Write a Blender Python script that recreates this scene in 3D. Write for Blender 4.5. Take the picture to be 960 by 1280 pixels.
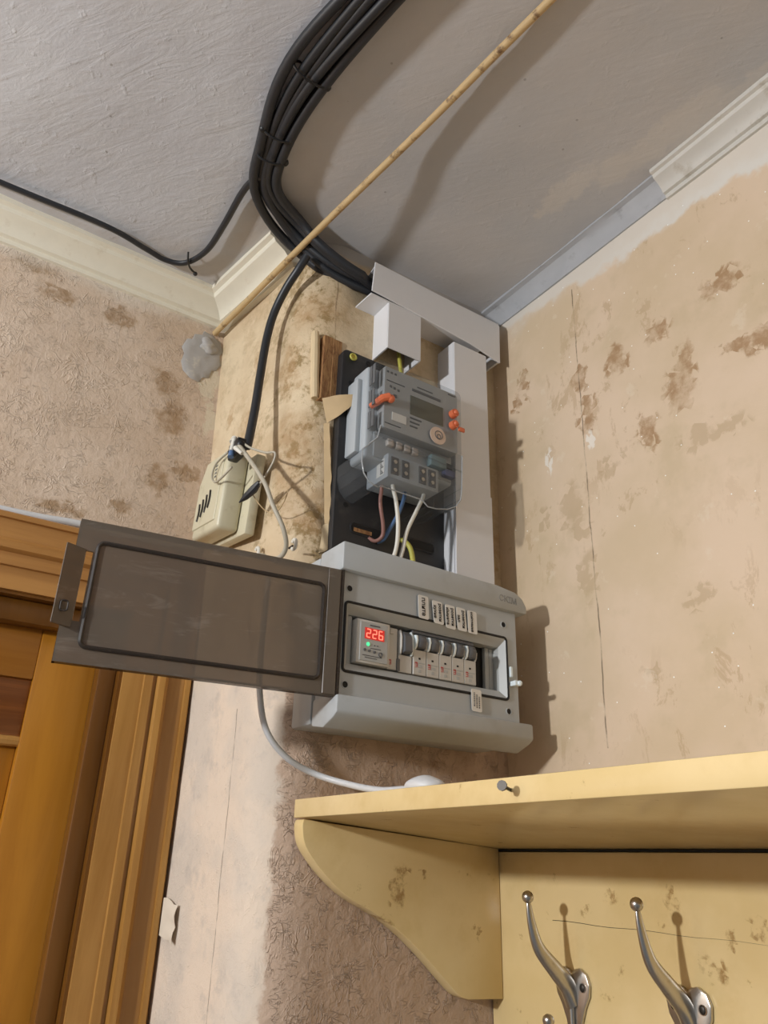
import bpy, bmesh, math, random
from mathutils import Vector, Matrix, noise
random.seed(7)
H = 1.65                                   # eye height above the floor; coordinates below are metres relative to the eye
C = bpy.context.scene.collection
for o in list(bpy.data.objects):
    bpy.data.objects.remove(o)

# ------------------------------------------------------------------ camera, world, light, exposure
def set_camera():
    yaw, pitch, roll = (math.radians(a) for a in (33.2, 24.7, -1.78))
    f = Vector((math.sin(yaw)*math.cos(pitch), math.cos(yaw)*math.cos(pitch), math.sin(pitch)))
    r = Vector((math.cos(yaw), -math.sin(yaw), 0)); d = f.cross(r)
    c, s = math.cos(roll), math.sin(roll)
    r2 = c*r + s*d; d2 = -s*r + c*d
    cam = bpy.data.cameras.new('camera'); co = bpy.data.objects.new('camera', cam); C.objects.link(co)
    m = Matrix((r2, -d2, -f)).transposed().to_4x4(); m.translation = Vector((0, 0, H))
    co.matrix_world = m
    cam.sensor_fit = 'VERTICAL'; cam.sensor_height = 24; cam.lens = 24*963/1280
    cam.clip_start = .01
    bpy.context.scene.camera = co
set_camera()
sc = bpy.context.scene
vs = sc.view_settings
vs.view_transform = 'Standard'; vs.look = 'None'; vs.gamma = 1; vs.use_curve_mapping = False
vs.exposure = 0.0
w = bpy.data.worlds.new('world'); sc.world = w; w.use_nodes = True
w.node_tree.nodes['Background'].inputs[0].default_value = (.90, .95, 1.0, 1)
w.node_tree.nodes['Background'].inputs[1].default_value = .205
lamp = bpy.data.lights.new('hall_lamp', 'POINT'); lamp.energy = 77; lamp.color = (.98, .99, 1); lamp.shadow_soft_size = .04
lo = bpy.data.objects.new('hall_lamp', lamp); C.objects.link(lo); lo.location = (-1.25, .36, .36+H)

# ------------------------------------------------------------------ mesh helpers
ORG = {}
def link_mesh(name, bm, m, parent=None, origin=None, smooth=35, kind=None):
    bmesh.ops.recalc_face_normals(bm, faces=bm.faces)
    return link_raw(name, bm, m, parent, origin, smooth, kind)
def link_raw(name, bm, m, parent=None, origin=None, smooth=35, kind=None):
    if origin is None:
        vs_ = [v.co for v in bm.verts]
        origin = Vector([(min(v[i] for v in vs_)+max(v[i] for v in vs_))/2 for i in range(3)])
    origin = Vector(origin)
    bmesh.ops.translate(bm, verts=bm.verts, vec=-origin)
    me = bpy.data.meshes.new(name); bm.to_mesh(me); bm.free()
    me.materials.append(m)
    if smooth:
        me.polygons.foreach_set('use_smooth', [True]*len(me.polygons)); me.set_sharp_from_angle(angle=math.radians(smooth))
    o = bpy.data.objects.new(name, me); C.objects.link(o)
    ORG[o] = origin
    if parent:
        o.parent = parent; o.location = origin - ORG[parent]
    else:
        o.location = origin + Vector((0, 0, H))
    if kind: o['kind'] = kind
    return o
def tag(o, label, cat, group=None):
    o['label'] = label; o['category'] = cat
    if group: o['group'] = group
    return o
def thing(name, label, cat, loc, group=None):
    o = bpy.data.objects.new(name, None); C.objects.link(o); o.empty_display_size = .02
    ORG[o] = Vector(loc); o.location = Vector(loc)+Vector((0, 0, H))
    return tag(o, label, cat, group)
def dup(root, loc, label=None):
    r = root.copy(); C.objects.link(r); r.location = Vector(loc)+Vector((0, 0, H)); ORG[r] = Vector(loc)
    if label: r['label'] = label
    for ch in list(root.children):
        c = ch.copy(); C.objects.link(c); c.parent = r
        for g in list(ch.children):
            d = g.copy(); C.objects.link(d); d.parent = c
    return r
def bevel(bm, faces_edges, off, seg=2):
    bmesh.ops.bevel(bm, geom=faces_edges, offset=off, segments=seg, affect='EDGES', profile=.5)
def box(bm, x0, x1, y0, y1, z0, z1, bev=0, seg=2):
    b = bmesh.new()
    bmesh.ops.create_cube(b, size=1)
    bmesh.ops.scale(b, verts=b.verts, vec=(x1-x0, y1-y0, z1-z0))
    bmesh.ops.translate(b, verts=b.verts, vec=((x0+x1)/2, (y0+y1)/2, (z0+z1)/2))
    if bev: bevel(b, list(b.edges), bev, seg)
    join(bm, b)
def join(bm, b, mtx=None):
    if mtx is not None: bmesh.ops.transform(b, matrix=mtx, verts=b.verts)
    me = bpy.data.meshes.new('tmp'); b.to_mesh(me); b.free(); bm.from_mesh(me); bpy.data.meshes.remove(me)
def prism(bm, pts, axis, a0, a1, bev=0, seg=2):
    """pts in the two axes other than `axis` (in xyz order), extruded along axis"""
    b = bmesh.new()
    def P(p, a):
        l = list(p); l.insert(axis, a); return l
    lo_ = [b.verts.new(P(p, a0)) for p in pts]; hi = [b.verts.new(P(p, a1)) for p in pts]
    n = len(pts)
    b.faces.new(lo_); b.faces.new(hi[::-1])
    for i in range(n): b.faces.new((lo_[i], hi[i], hi[(i+1) % n], lo_[(i+1) % n]))
    bmesh.ops.recalc_face_normals(b, faces=b.faces)
    if bev: bevel(b, [e for e in b.edges if e.calc_face_angle(0) > .5], bev, seg)
    join(bm, b)
def rrect(x0, x1, z0, z1, r, n=5):
    pts = []
    for cx, cz, a in ((x1-r, z1-r, 0), (x0+r, z1-r, 90), (x0+r, z0+r, 180), (x1-r, z0+r, 270)):
        for k in range(n+1):
            t = math.radians(a+90*k/n); pts.append((cx+r*math.cos(t), cz+r*math.sin(t)))
    return pts
def catmull(pts, n=8, closed=False):
    P = [Vector(p) for p in pts]; out = []
    m = len(P); rng = range(m if closed else m-1)
    for i in rng:
        if closed: a, b, c, d = P[i-1], P[i], P[(i+1) % m], P[(i+2) % m]
        else: a, b, c, d = P[max(i-1, 0)], P[i], P[i+1], P[min(i+2, m-1)]
        for k in range(n):
            t = k/n
            out.append(.5*((2*b)+(-a+c)*t+(2*a-5*b+4*c-d)*t*t+(-a+3*b-3*c+d)*t**3))
    if not closed: out.append(P[-1])
    return out
def tube(bm, pts, r, seg=8, closed=False, flat=None):
    P = [Vector(p) for p in pts]; n = len(P)
    rs = r if isinstance(r, (list, tuple)) else [r]*n
    rings = []; up = None
    for i in range(n):
        if closed: t = (P[(i+1) % n]-P[i-1]).normalized()
        else: t = (P[min(i+1, n-1)]-P[max(i-1, 0)]).normalized()
        if up is None:
            up = Vector((0, 0, 1)) if abs(t.z) < .9 else Vector((0, 1, 0))
        u = (up-t*up.dot(t)).normalized(); v = t.cross(u); up = u
        k = flat or (1, 1)
        rings.append([bm.verts.new(P[i]+rs[i]*(k[0]*math.cos(2*math.pi*j/seg)*u+k[1]*math.sin(2*math.pi*j/seg)*v)) for j in range(seg)])
    for i in range(n if closed else n-1):
        a, b = rings[i], rings[(i+1) % n]
        for j in range(seg): bm.faces.new((a[j], a[(j+1) % seg], b[(j+1) % seg], b[j]))
    if not closed: bm.faces.new(rings[0][::-1]); bm.faces.new(rings[-1])
def cyl(bm, p0, p1, r0, r1=None, seg=16):
    r1 = r0 if r1 is None else r1
    tube(bm, [p0, p1], [r0, r1], seg)
def ball(bm, c, r, u=14, v=9, sc_=(1, 1, 1)):
    bmesh.ops.create_uvsphere(bm, u_segments=u, v_segments=v, radius=1, matrix=Matrix.Translation(c) @ Matrix.Diagonal((r*sc_[0], r*sc_[1], r*sc_[2], 1)))
def text(bm, s, o, right, up, size, depth=.0002, bold=0, align='LEFT'):
    """flat lettering: mesh of a text curve laid at o along right / up"""
    cu = bpy.data.curves.new('t', 'FONT'); cu.body = s; cu.size = size; cu.align_x = align; cu.resolution_u = 2
    cu.offset = bold; cu.extrude = depth
    to = bpy.data.objects.new('t', cu); C.objects.link(to)
    dg = bpy.context.evaluated_depsgraph_get()
    me = bpy.data.meshes.new_from_object(to.evaluated_get(dg))
    b = bmesh.new(); b.from_mesh(me)
    bpy.data.objects.remove(to); bpy.data.curves.remove(cu); bpy.data.meshes.remove(me)
    R_, U = Vector(right).normalized(), Vector(up).normalized(); N = R_.cross(U)
    m = Matrix((R_, U, N)).transposed().to_4x4(); m.translation = Vector(o)
    join(bm, b, m)
def New(): return bmesh.new()
def one(name, m, parent=None, kind=None, fn=box, smooth=35, **k):
    pass

# ------------------------------------------------------------------ materials
def lin(r, g, b):
    def f(c):
        c /= 255.0
        return c/12.92 if c <= .04045 else ((c+.055)/1.055)**2.4
    return (f(r), f(g), f(b), 1)
class NT:
    def __init__(s, name):
        s.m = bpy.data.materials.new(name); s.m.use_nodes = True; s.t = s.m.node_tree
        s.b = s.t.nodes['Principled BSDF']; s.o = s.t.nodes['Material Output']
    def n(s, typ, ins=None, **props):
        nd = s.t.nodes.new(typ)
        for k, v in props.items(): setattr(nd, k, v)
        for k, v in (ins or {}).items(): s.put(nd.inputs[k], v)
        return nd
    def put(s, sock, v):
        if isinstance(v, bpy.types.NodeSocket): s.t.links.new(v, sock)
        else:
            sock.default_value = v
    def math(s, op, a, b=0.0, clamp=False):
        nd = s.n('ShaderNodeMath', {0: a, 1: b}, operation=op, use_clamp=clamp); return nd.outputs[0]
    def mix(s, f, a, b):
        nd = s.n('ShaderNodeMix', data_type='RGBA')
        s.put(nd.inputs[0], f); s.put(nd.inputs[6], a); s.put(nd.inputs[7], b); return nd.outputs[2]
    def ramp(s, x, lo_, hi, a=0.0, b=1.0):
        nd = s.n('ShaderNodeMapRange', {0: x, 1: lo_, 2: hi, 3: a, 4: b}, interpolation_type='SMOOTHSTEP'); return nd.outputs[0]
    def noise(s, vec, scale, detail=4, rough=.55, dist=0):
        nd = s.n('ShaderNodeTexNoise', {'Vector': vec, 'Scale': scale, 'Detail': detail, 'Roughness': rough, 'Distortion': dist}); return nd
    def bump(s, h, strength, dist=.002, prev=None):
        nd = s.n('ShaderNodeBump', {'Height': h, 'Strength': strength, 'Distance': dist})
        if prev is not None: s.put(nd.inputs['Normal'], prev)
        return nd.outputs[0]
    def pos(s, world=True):
        if world: return s.n('ShaderNodeNewGeometry').outputs['Position']
        return s.n('ShaderNodeTexCoord').outputs['Object']
    def vscale(s, v, k):
        return s.n('ShaderNodeVectorMath', {0: v, 1: k}, operation='MULTIPLY').outputs[0]
def simple(name, col, rough=.45, metal=0, var=.06, scale=60, bump=.0, bscale=300, spec=.5, dirt=None):
    t = NT(name); p = t.pos(False)
    nz = t.noise(p, scale, 4).outputs[0]
    a = tuple(c*(1-var) for c in col[:3])+(1,); b = tuple(min(1, c*(1+var)) for c in col[:3])+(1,)
    c = t.mix(nz, a, b)
    if dirt:
        dn = t.ramp(t.noise(p, dirt[1], 5, .65).outputs[0], .55, .72)
        c = t.mix(t.math('MULTIPLY', dn, dirt[2]), c, dirt[0])
    t.put(t.b.inputs['Base Color'], c); t.b.inputs['Roughness'].default_value = rough; t.b.inputs['Metallic'].default_value = metal
    t.b.inputs['Specular IOR Level'].default_value = spec
    if bump: t.put(t.b.inputs['Normal'], t.bump(t.noise(p, bscale, 3).outputs[0], bump, .001))
    return t.m
def clear(name, tint, amount, body, rough=.15, gloss=.08):
    """see-through plastic: tinted straight-through light mixed with a faintly cloudy glossy body"""
    t = NT(name)
    tr = t.n('ShaderNodeBsdfTransparent', {0: tint})
    p = t.pos(False)
    cloud = t.noise(p, 30, 4).outputs[0]
    t.put(t.b.inputs['Base Color'], body); t.b.inputs['Roughness'].default_value = rough
    t.b.inputs['Specular IOR Level'].default_value = gloss*6
    f = t.math('ADD', amount, t.math('MULTIPLY', t.math('SUBTRACT', cloud, .5), .12), True)
    ms = t.n('ShaderNodeMixShader', {0: f}); t.put(ms.inputs[1], t.b.outputs[0]); t.put(ms.inputs[2], tr.outputs[0])
    t.put(t.o.inputs[0], ms.outputs[0])
    return t.m
def smoke_mat():
    t = NT('smoked_plastic'); p = t.pos(False)
    tr = t.n('ShaderNodeBsdfTransparent', {0: (.60, .51, .42, 1)})
    sm = t.ramp(t.noise(t.vscale(p, (14, 14, 60)), 1.0, 5, .65, .8).outputs[0], .55, .70)
    cl = t.noise(p, 16, 4).outputs[0]
    t.put(t.b.inputs['Base Color'], t.mix(t.math('MULTIPLY', sm, .35), t.mix(cl, lin(118, 107, 95), lin(132, 121, 108)), lin(170, 162, 152)))
    t.b.inputs['Roughness'].default_value = .25
    ms = t.n('ShaderNodeMixShader', {0: .40}); t.put(ms.inputs[1], t.b.outputs[0]); t.put(ms.inputs[2], tr.outputs[0])
    t.put(t.o.inputs[0], ms.outputs[0]); return t.m
def glow(name, col, strength):
    t = NT(name); t.b.inputs['Base Color'].default_value = (0.02, 0.02, 0.02, 1)
    t.b.inputs['Emission Color'].default_value = col; t.b.inputs['Emission Strength'].default_value = strength
    return t.m

def uvof(t, axes):
    p = t.pos(True)
    s = t.n('ShaderNodeSeparateXYZ', {0: p})
    return p, s.outputs[axes[0]], s.outputs[axes[1]], s
def blobs(t, u, v, p, lst, amp=.02, scale=45, soft=.3, flake=110, fa=.008):
    """union mask of irregular patches; lst = (u, v, ru, rv) with z relative to the eye"""
    nz = t.noise(p, scale, 5, .65).outputs['Color']
    off = t.n('ShaderNodeVectorMath', {0: nz, 1: (.5, .5, .5)}, operation='SUBTRACT').outputs[0]
    base = t.n('ShaderNodeCombineXYZ', {0: u, 1: v, 2: 0.0}).outputs[0]
    sc_ = t.n('ShaderNodeVectorMath', {0: off, 1: (amp, amp, 0)}, operation='MULTIPLY').outputs[0]
    vo = t.n('ShaderNodeTexVoronoi', {'Vector': p, 'Scale': flake})
    fl = t.n('ShaderNodeVectorMath', {0: vo.outputs['Color'], 1: (.5, .5, .5)}, operation='SUBTRACT').outputs[0]
    fl = t.n('ShaderNodeVectorMath', {0: fl, 1: (fa, fa, 0)}, operation='MULTIPLY').outputs[0]
    q = t.n('ShaderNodeVectorMath', {0: base, 1: sc_}, operation='ADD').outputs[0]
    q = t.n('ShaderNodeVectorMath', {0: q, 1: fl}, operation='ADD').outputs[0]
    m = 0.0
    for (a, b, ra, rb) in lst:
        d = t.n('ShaderNodeVectorMath', {0: q, 1: (a, b+H, 0)}, operation='SUBTRACT').outputs[0]
        d = t.n('ShaderNodeVectorMath', {0: d, 1: (1/ra, 1/rb, 0)}, operation='MULTIPLY').outputs[0]
        l = t.n('ShaderNodeVectorMath', {0: d}, operation='LENGTH').outputs['Value']
        k = t.ramp(l, 1.0+soft*.5, 1.0-soft*.5)
        m = k if isinstance(m, float) else t.math('MAXIMUM', m, k)
    return m
def line(t, u, v, u0, v0, u1, v1, wdt, p, wob=.002):
    """thin crack / seam from (u0,v0) to (u1,v1), nearly parallel to v"""
    nz = t.math('MULTIPLY', t.math('SUBTRACT', t.noise(p, 18, 3).outputs[0], .5), wob*2)
    k = (u1-u0)/(v1-v0)
    c = t.math('ADD', t.math('MULTIPLY', t.math('SUBTRACT', v, v0+H), k), u0)
    d = t.math('ABSOLUTE', t.math('ADD', t.math('SUBTRACT', u, c), nz))
    a = t.ramp(d, wdt, wdt*.4)
    lo_, hi = min(v0, v1)+H, max(v0, v1)+H
    a = t.math('MULTIPLY', a, t.ramp(t.noise(p, 25, 4, .7).outputs[0], .36, .58, .15, 1.0))
    return t.math('MULTIPLY', a, t.math('MULTIPLY', t.math('GREATER_THAN', v, lo_), t.math('LESS_THAN', v, hi)))

def emboss(t, p, strength, prev=None):
    """fine raised straw-like wallpaper relief"""
    h = None
    for sc_, st, k in (((1, 1, .45), 80, 1.0), ((.5, .5, 1.2), 120, .8), ((1, 1, 1), 36, .7)):
        n = t.noise(t.vscale(p, sc_), st, 3, .5, 1.5).outputs[0]
        rg = t.math('MULTIPLY', t.ramp(t.math('ABSOLUTE', t.math('SUBTRACT', n, .5)), .035, .0), k)
        rg = t.math('MULTIPLY', rg, t.ramp(t.noise(p, st*.4, 2).outputs[0], .48, .62))
        h = rg if h is None else t.math('ADD', h, rg)
    h = t.math('ADD', t.math('MULTIPLY', h, .45), t.math('MULTIPLY', t.noise(p, 90, 5, .65).outputs[0], .8))
    return t.bump(h, strength, .003, prev)

def mat_wall_left():
    t = NT('embossed_wallpaper'); p, u, v, s = uvof(t, (0, 2))
    n1 = t.noise(p, 9, 5).outputs[0]; n2 = t.noise(p, 70, 4, .65).outputs[0]
    c = t.mix(t.ramp(n1, .35, .65), lin(204, 181, 158), lin(215, 194, 173))
    c = t.mix(t.math('MULTIPLY', t.ramp(n2, .5, .75), .35), c, lin(178, 152, 120))
    st = blobs(t, u, v, p, [(.086, .733, .022, .012), (.272, .598, .020, .030), (.268, .492, .016, .022), (.31, .515, .02, .014),
                            (.148, .416, .03, .010), (.223, .437, .014, .012), (.04, .768, .03, .014), (.17, .735, .02, .018),
                            (.258, .651, .020, .022), (-.02, .60, .02, .02), (.05, .42, .02, .01)], .035, 40, .7)
    c = t.mix(t.math('MULTIPLY', st, t.ramp(n2, .3, .6, .25, .75)), c, lin(150, 118, 80))
    pp = blobs(t, u, v, p, [(.325, .69, .012, .035), (.318, .665, .014, .014), (.33, .62, .008, .03)], .03, 50, .5)
    c = t.mix(t.math('MULTIPLY', pp, .7), c, lin(218, 208, 184))
    pale = t.ramp(t.math('ADD', v, t.math('MULTIPLY', n1, .06)), H+.785, H+.815)
    c = t.mix(t.math('MULTIPLY', pale, .7), c, lin(222, 212, 198))
    t.put(t.b.inputs['Base Color'], c); t.b.inputs['Roughness'].default_value = .7
    t.put(t.b.inputs['Normal'], emboss(t, p, .75))
    return t.m

def mat_wall_back():
    t = NT('pier_wallpaper'); p, u, v, s = uvof(t, (0, 2)); y = s.outputs[1]
    n1 = t.noise(p, 11, 5).outputs[0]; n2 = t.noise(p, 60, 5, .65).outputs[0]; n3 = t.noise(p, 26, 5, .7).outputs[0]
    up = t.mix(t.ramp(n1, .38, .62), lin(203, 180, 146), lin(219, 199, 166))             # bare ochre plaster above
    mott = t.ramp(t.math('ADD', t.math('MULTIPLY', n3, .7), t.math('MULTIPLY', t.noise(p, 130, 4, .7).outputs[0], .3)), .48, .60)
    edge = t.ramp(t.math('ABSOLUTE', t.math('SUBTRACT', u, .385)), .04, .012)
    up = t.mix(t.math('MULTIPLY', mott, t.math('ADD', t.math('MULTIPLY', edge, .85), .25)), up, lin(150, 126, 84))
    pk = t.ramp(t.noise(p, 34, 6, .75).outputs[0], .58, .66); up = t.mix(t.math('MULTIPLY', pk, .45), up, lin(226, 208, 180))
    se = line(t, u, v, .412, .36, .4045, .80, .0012, p, .003); up = t.mix(t.math('MULTIPLY', se, .6), up, lin(110, 84, 56))
    low = t.mix(n2, lin(186, 160, 138), lin(202, 176, 154))                              # rough paper below the panel
    low = t.mix(t.math('MULTIPLY', t.ramp(n3, .56, .7), .5), low, lin(150, 118, 90))
    wht = t.mix(t.ramp(n1, .4, .6), lin(224, 205, 184), lin(212, 197, 180))              # pale lining strip beside the door
    wht = t.mix(t.math('MULTIPLY', t.ramp(n3, .52, .68), .5), wht, lin(188, 176, 164)); wht = t.mix(t.math('MULTIPLY', t.ramp(t.noise(p, 48, 5, .7).outputs[0], .66, .72), .5), wht, lin(150, 130, 110))
    zz = t.math('ADD', v, t.math('MULTIPLY', t.math('SUBTRACT', n1, .5), .05))
    topk = t.ramp(zz, H+.79, H+.80); up = t.mix(t.math('MULTIPLY', topk, t.math('GREATER_THAN', u, .362)), up, lin(178, 172, 166))
    side = t.ramp(t.math('ADD', y, t.math('MULTIPLY', t.math('SUBTRACT', n3, .5), .03)), .766, .771)
    lowmix = t.mix(side, low, wht)
    c = t.mix(t.ramp(zz, H+.19, H+.26), lowmix, up)
    st = blobs(t, y, v, p, [(.80, .60, .02, .05), (.79, .48, .03, .06), (.76, .40, .03, .04), (.78, .70, .02, .03), (.90, .56, .02, .03), (.95, .60, .01, .02), (.88, .66, .012, .03)], .05, 35, .8)
    c = t.mix(t.math('MULTIPLY', st, t.ramp(n2, .35, .65, .2, .6)), c, lin(166, 128, 82))
    sm = line(t, y, v, .842, .16, .835, -.30, .0011, p, .003)
    c = t.mix(t.math('MULTIPLY', sm, .7), c, lin(90, 72, 56))
    t.put(t.b.inputs['Base Color'], c); t.b.inputs['Roughness'].default_value = .72
    lowm = t.math('MULTIPLY', t.ramp(zz, H+.26, H+.19), t.math('SUBTRACT', 1.0, side))
    b1 = t.bump(n2, .35, .002)
    t.put(t.b.inputs['Normal'], emboss(t, p, t.math('ADD', t.math('MULTIPLY', lowm, .55), .35), b1))
    return t.m

def mat_wall_right():
    t = NT('stripped_plaster'); p, u, v, s = uvof(t, (1, 2))
    n1 = t.noise(p, 6, 5).outputs[0]; n2 = t.noise(p, 45, 5, .65).outputs[0]; n3 = t.noise(p, 14, 4, .6).outputs[0]
    c = t.mix(t.ramp(n1, .35, .65), lin(209, 187, 156), lin(221, 198, 172))
    c = t.mix(t.math('MULTIPLY', t.ramp(n3, .52, .68), .45), c, lin(196, 176, 142))
    st = blobs(t, u, v, p, [(.440, .515, .020, .026), (.428, .545, .010, .03), (.457, .614, .016, .016), (.334, .522, .024, .016), (.520, .60, .014, .02),
                            (.582, .608, .014, .016), (.578, .55, .012, .025), (.690, .662, .010, .016), (.702, .632, .010, .012), (.492, .477, .014, .022),
                            (.36, .53, .02, .008), (.370, .62, .03, .012)], .045, 30, .5, 90, .014)
    c = t.mix(t.math('MULTIPLY', st, t.ramp(n2, .35, .6, .25, .85)), c, lin(160, 124, 84))
    st2 = blobs(t, u, v, p, [(.43, .437, .014, .016), (.394, .44, .02, .01), (.615, .43, .02, .03), (.606, .392, .014, .012),
                             (.454, .263, .014, .01), (.548, .455, .02, .008), (.60, .33, .012, .03), (.665, .42, .008, .012), (.30, .44, .02, .02), (.52, .20, .012, .008)], .055, 26, .6, 80, .016)
    c = t.mix(t.math('MULTIPLY', st2, .42), c, lin(170, 144, 106))
    scr = t.math('MULTIPLY', t.ramp(t.noise(t.vscale(p, (1, 1.5, .8)), 19, 6, .74, .4).outputs[0], .56, .62), t.ramp(t.noise(p, 4.3, 3).outputs[0], .38, .60))
    c = t.mix(t.math('MULTIPLY', scr, .42), c, lin(172, 142, 102))
    pal = t.ramp(t.noise(p, 22, 5, .7).outputs[0], .62, .68)
    c = t.mix(t.math('MULTIPLY', pal, .35), c, lin(226, 212, 190))
    # ragged white paint left under the cornice
    zz = t.math('ADD', v, t.math('MULTIPLY', t.math('SUBTRACT', n3, .5), .10))
    k = t.ramp(t.math('ADD', zz, t.math('MULTIPLY', t.math('SUBTRACT', .50, u), .10)), H+.745, H+.760)
    c = t.mix(k, c, lin(222, 218, 210))
    k2 = t.ramp(zz, H+.745, H+.775); c = t.mix(t.math('MULTIPLY', k2, .5), c, lin(214, 202, 186))
    sm = line(t, u, v, .592, .125, .584, .76, .0013, p, .003)
    c = t.mix(t.math('MULTIPLY', sm, .75), c, lin(84, 64, 44))
    # mica flecks, their sparkle painted in as white dots
    ws = blobs(t, u, v, p, [(.650, .508, .0035, .018), (.576, .505, .004, .013)], .012, 60, .6)
    c = t.mix(t.math('MULTIPLY', ws, .75), c, lin(238, 232, 222))
    uv = t.n('ShaderNodeCombineXYZ', {0: u, 1: v, 2: 0.0}).outputs[0]
    vo = t.n('ShaderNodeTexVoronoi', {'Vector': uv, 'Scale': 40}, voronoi_dimensions='2D')
    fl = t.math('MULTIPLY', t.math('LESS_THAN', vo.outputs['Distance'], .030), t.math('GREATER_THAN', t.n('ShaderNodeSeparateColor', {0: vo.outputs['Color']}).outputs[0], .84))
    c = t.mix(fl, c, (1, 1, 1, 1))
    t.put(t.b.inputs['Base Color'], c); t.b.inputs['Roughness'].default_value = .62
    t.put(t.b.inputs['Normal'], t.bump(t.math('ADD', n2, t.math('MULTIPLY', st, -.6)), .25, .002))
    return t.m

def mat_ceiling():
    t = NT('old_ceiling_paint'); p, u, v, s = uvof(t, (0, 1))
    n1 = t.noise(p, 5, 5).outputs[0]; n3 = t.noise(p, 30, 5, .65).outputs[0]
    br = t.noise(t.vscale(t.n('ShaderNodeVectorRotate', {'Vector': p, 'Angle': .95}, rotation_type='Z_AXIS').outputs[0], (14, 60, 1)), 1.0, 5, .65, 1.0).outputs[0]
    left = t.mix(t.ramp(n1, .35, .65), lin(194, 196, 202), lin(202, 204, 208))
    right = t.mix(t.ramp(n1, .35, .65), lin(185, 186, 189), lin(193, 191, 191))
    uu = t.math('ADD', u, t.math('MULTIPLY', t.math('SUBTRACT', n3, .5), .03))
    k = t.ramp(uu, .262, .290)
    c = t.mix(k, left, right)
    # smeared tan edge beside the cornice
    e = blobs(t, u, v, p, [(.26, .93-H, .09, .045), (.05, .955-H, .2, .02), (.31, .80-H, .03, .06)], .05, 20, .9)
    c = t.mix(t.math('MULTIPLY', e, .35), c, lin(186, 174, 160))
    wp = blobs(t, u, v, p, [(.60, .50-H, .018, .05), (.625, .44-H, .02, .03), (.635, .36-H, .02, .07), (.60, .55-H, .01, .012), (.66, .30-H, .015, .08)], .03, 40, .6)
    c = t.mix(t.math('MULTIPLY', wp, .45), c, lin(214, 208, 200))
    gr = t.ramp(uu, .665, .69); c = t.mix(t.math('MULTIPLY', gr, .35), c, lin(150, 150, 156))  # corner shade put into the colour: greyer toward the right wall
    sp = t.n('ShaderNodeTexVoronoi', {'Vector': p, 'Scale': 24})
    c = t.mix(t.math('MULTIPLY', t.math('LESS_THAN', sp.outputs['Distance'], .04), .5), c, lin(120, 116, 112))
    t.put(t.b.inputs['Base Color'], c); t.b.inputs['Roughness'].default_value = .7
    h = t.math('ADD', t.math('MULTIPLY', br, .5), t.math('ADD', t.math('MULTIPLY', n3, .5), t.math('MULTIPLY', t.ramp(t.noise(p, 60, 3, .6).outputs[0], .58, .8), .2)))
    st = t.ramp(k, 0, 1, .5, .22)
    nd = t.n('ShaderNodeBump', {'Height': h, 'Strength': st, 'Distance': .004})
    t.put(t.b.inputs['Normal'], nd.outputs[0])
    return t.m

def mat_wood(name, c1, c2, sc_, rough=.32, world=True):
    t = NT(name); p = t.pos(world)
    q = t.vscale(p, sc_)
    g = t.noise(q, 1.0, 6, .62, .6).outputs[0]; g2 = t.noise(t.vscale(p, tuple(k*4 for k in sc_)), 1.0, 4, .6).outputs[0]
    f = t.math('ADD', t.math('MULTIPLY', t.ramp(g, .35, .65), .7), t.math('MULTIPLY', g2, .3))
    t.put(t.b.inputs['Base Color'], t.mix(f, c1, c2)); t.b.inputs['Roughness'].default_value = rough
    t.put(t.b.inputs['Normal'], t.bump(g2, .08, .001))
    return t.m

def mat_shelf():
    t = NT('chipped_cream_paint'); p, u, v, s = uvof(t, (1, 2))
    n1 = t.noise(p, 10, 4).outputs[0]; n2 = t.noise(p, 60, 5, .7).outputs[0]
    c = t.mix(t.ramp(n1, .35, .65), lin(224, 198, 142), lin(232, 207, 154))
    ch = blobs(t, u, v, p, [(.575, -.022, .012, .006), (.505, -.022, .009, .010), (.42, -.038, .012, .008), (.45, -.05, .006, .006), (.39, -.05, .01, .01), (.47, -.072, .009, .009), (.57, -.088, .007, .009)], .02, 60, .5)
    xx = s.outputs[0]
    chx = blobs(t, xx, v, p, [(.513, -.008, .012, .008), (.512, -.027, .008, .012), (.545, -.005, .004, .006), (.49, -.048, .025, .004), (.47, -.04, .008, .004), (.62, -.06, .004, .003)], .02, 70, .6)
    m = t.math('MAXIMUM', t.math('MULTIPLY', ch, t.math('GREATER_THAN', xx, .64)), t.math('MULTIPLY', chx, t.math('GREATER_THAN', u, .72)))
    m = t.math('MULTIPLY', m, t.ramp(n2, .42, .6))
    c = t.mix(t.math('MULTIPLY', t.ramp(t.noise(p, 7, 6, .7).outputs[0], .48, .68), .35), c, lin(204, 172, 112)); wear = t.math('MULTIPLY', t.ramp(t.noise(p, 38, 5, .7).outputs[0], .63, .72), .6)
    c = t.mix(t.math('MAXIMUM', t.math('MULTIPLY', m, .8), wear), c, lin(150, 112, 62))
    cr = t.math('MULTIPLY', line(t, v, u, -.043-H+H, .66-H, -.06, .40-H, .0007, p, .003), 0.0)
    t.put(t.b.inputs['Base Color'], c); t.b.inputs['Roughness'].default_value = .205
    t.put(t.b.inputs['Normal'], t.bump(n2, .15, .001))
    return t.m

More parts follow.
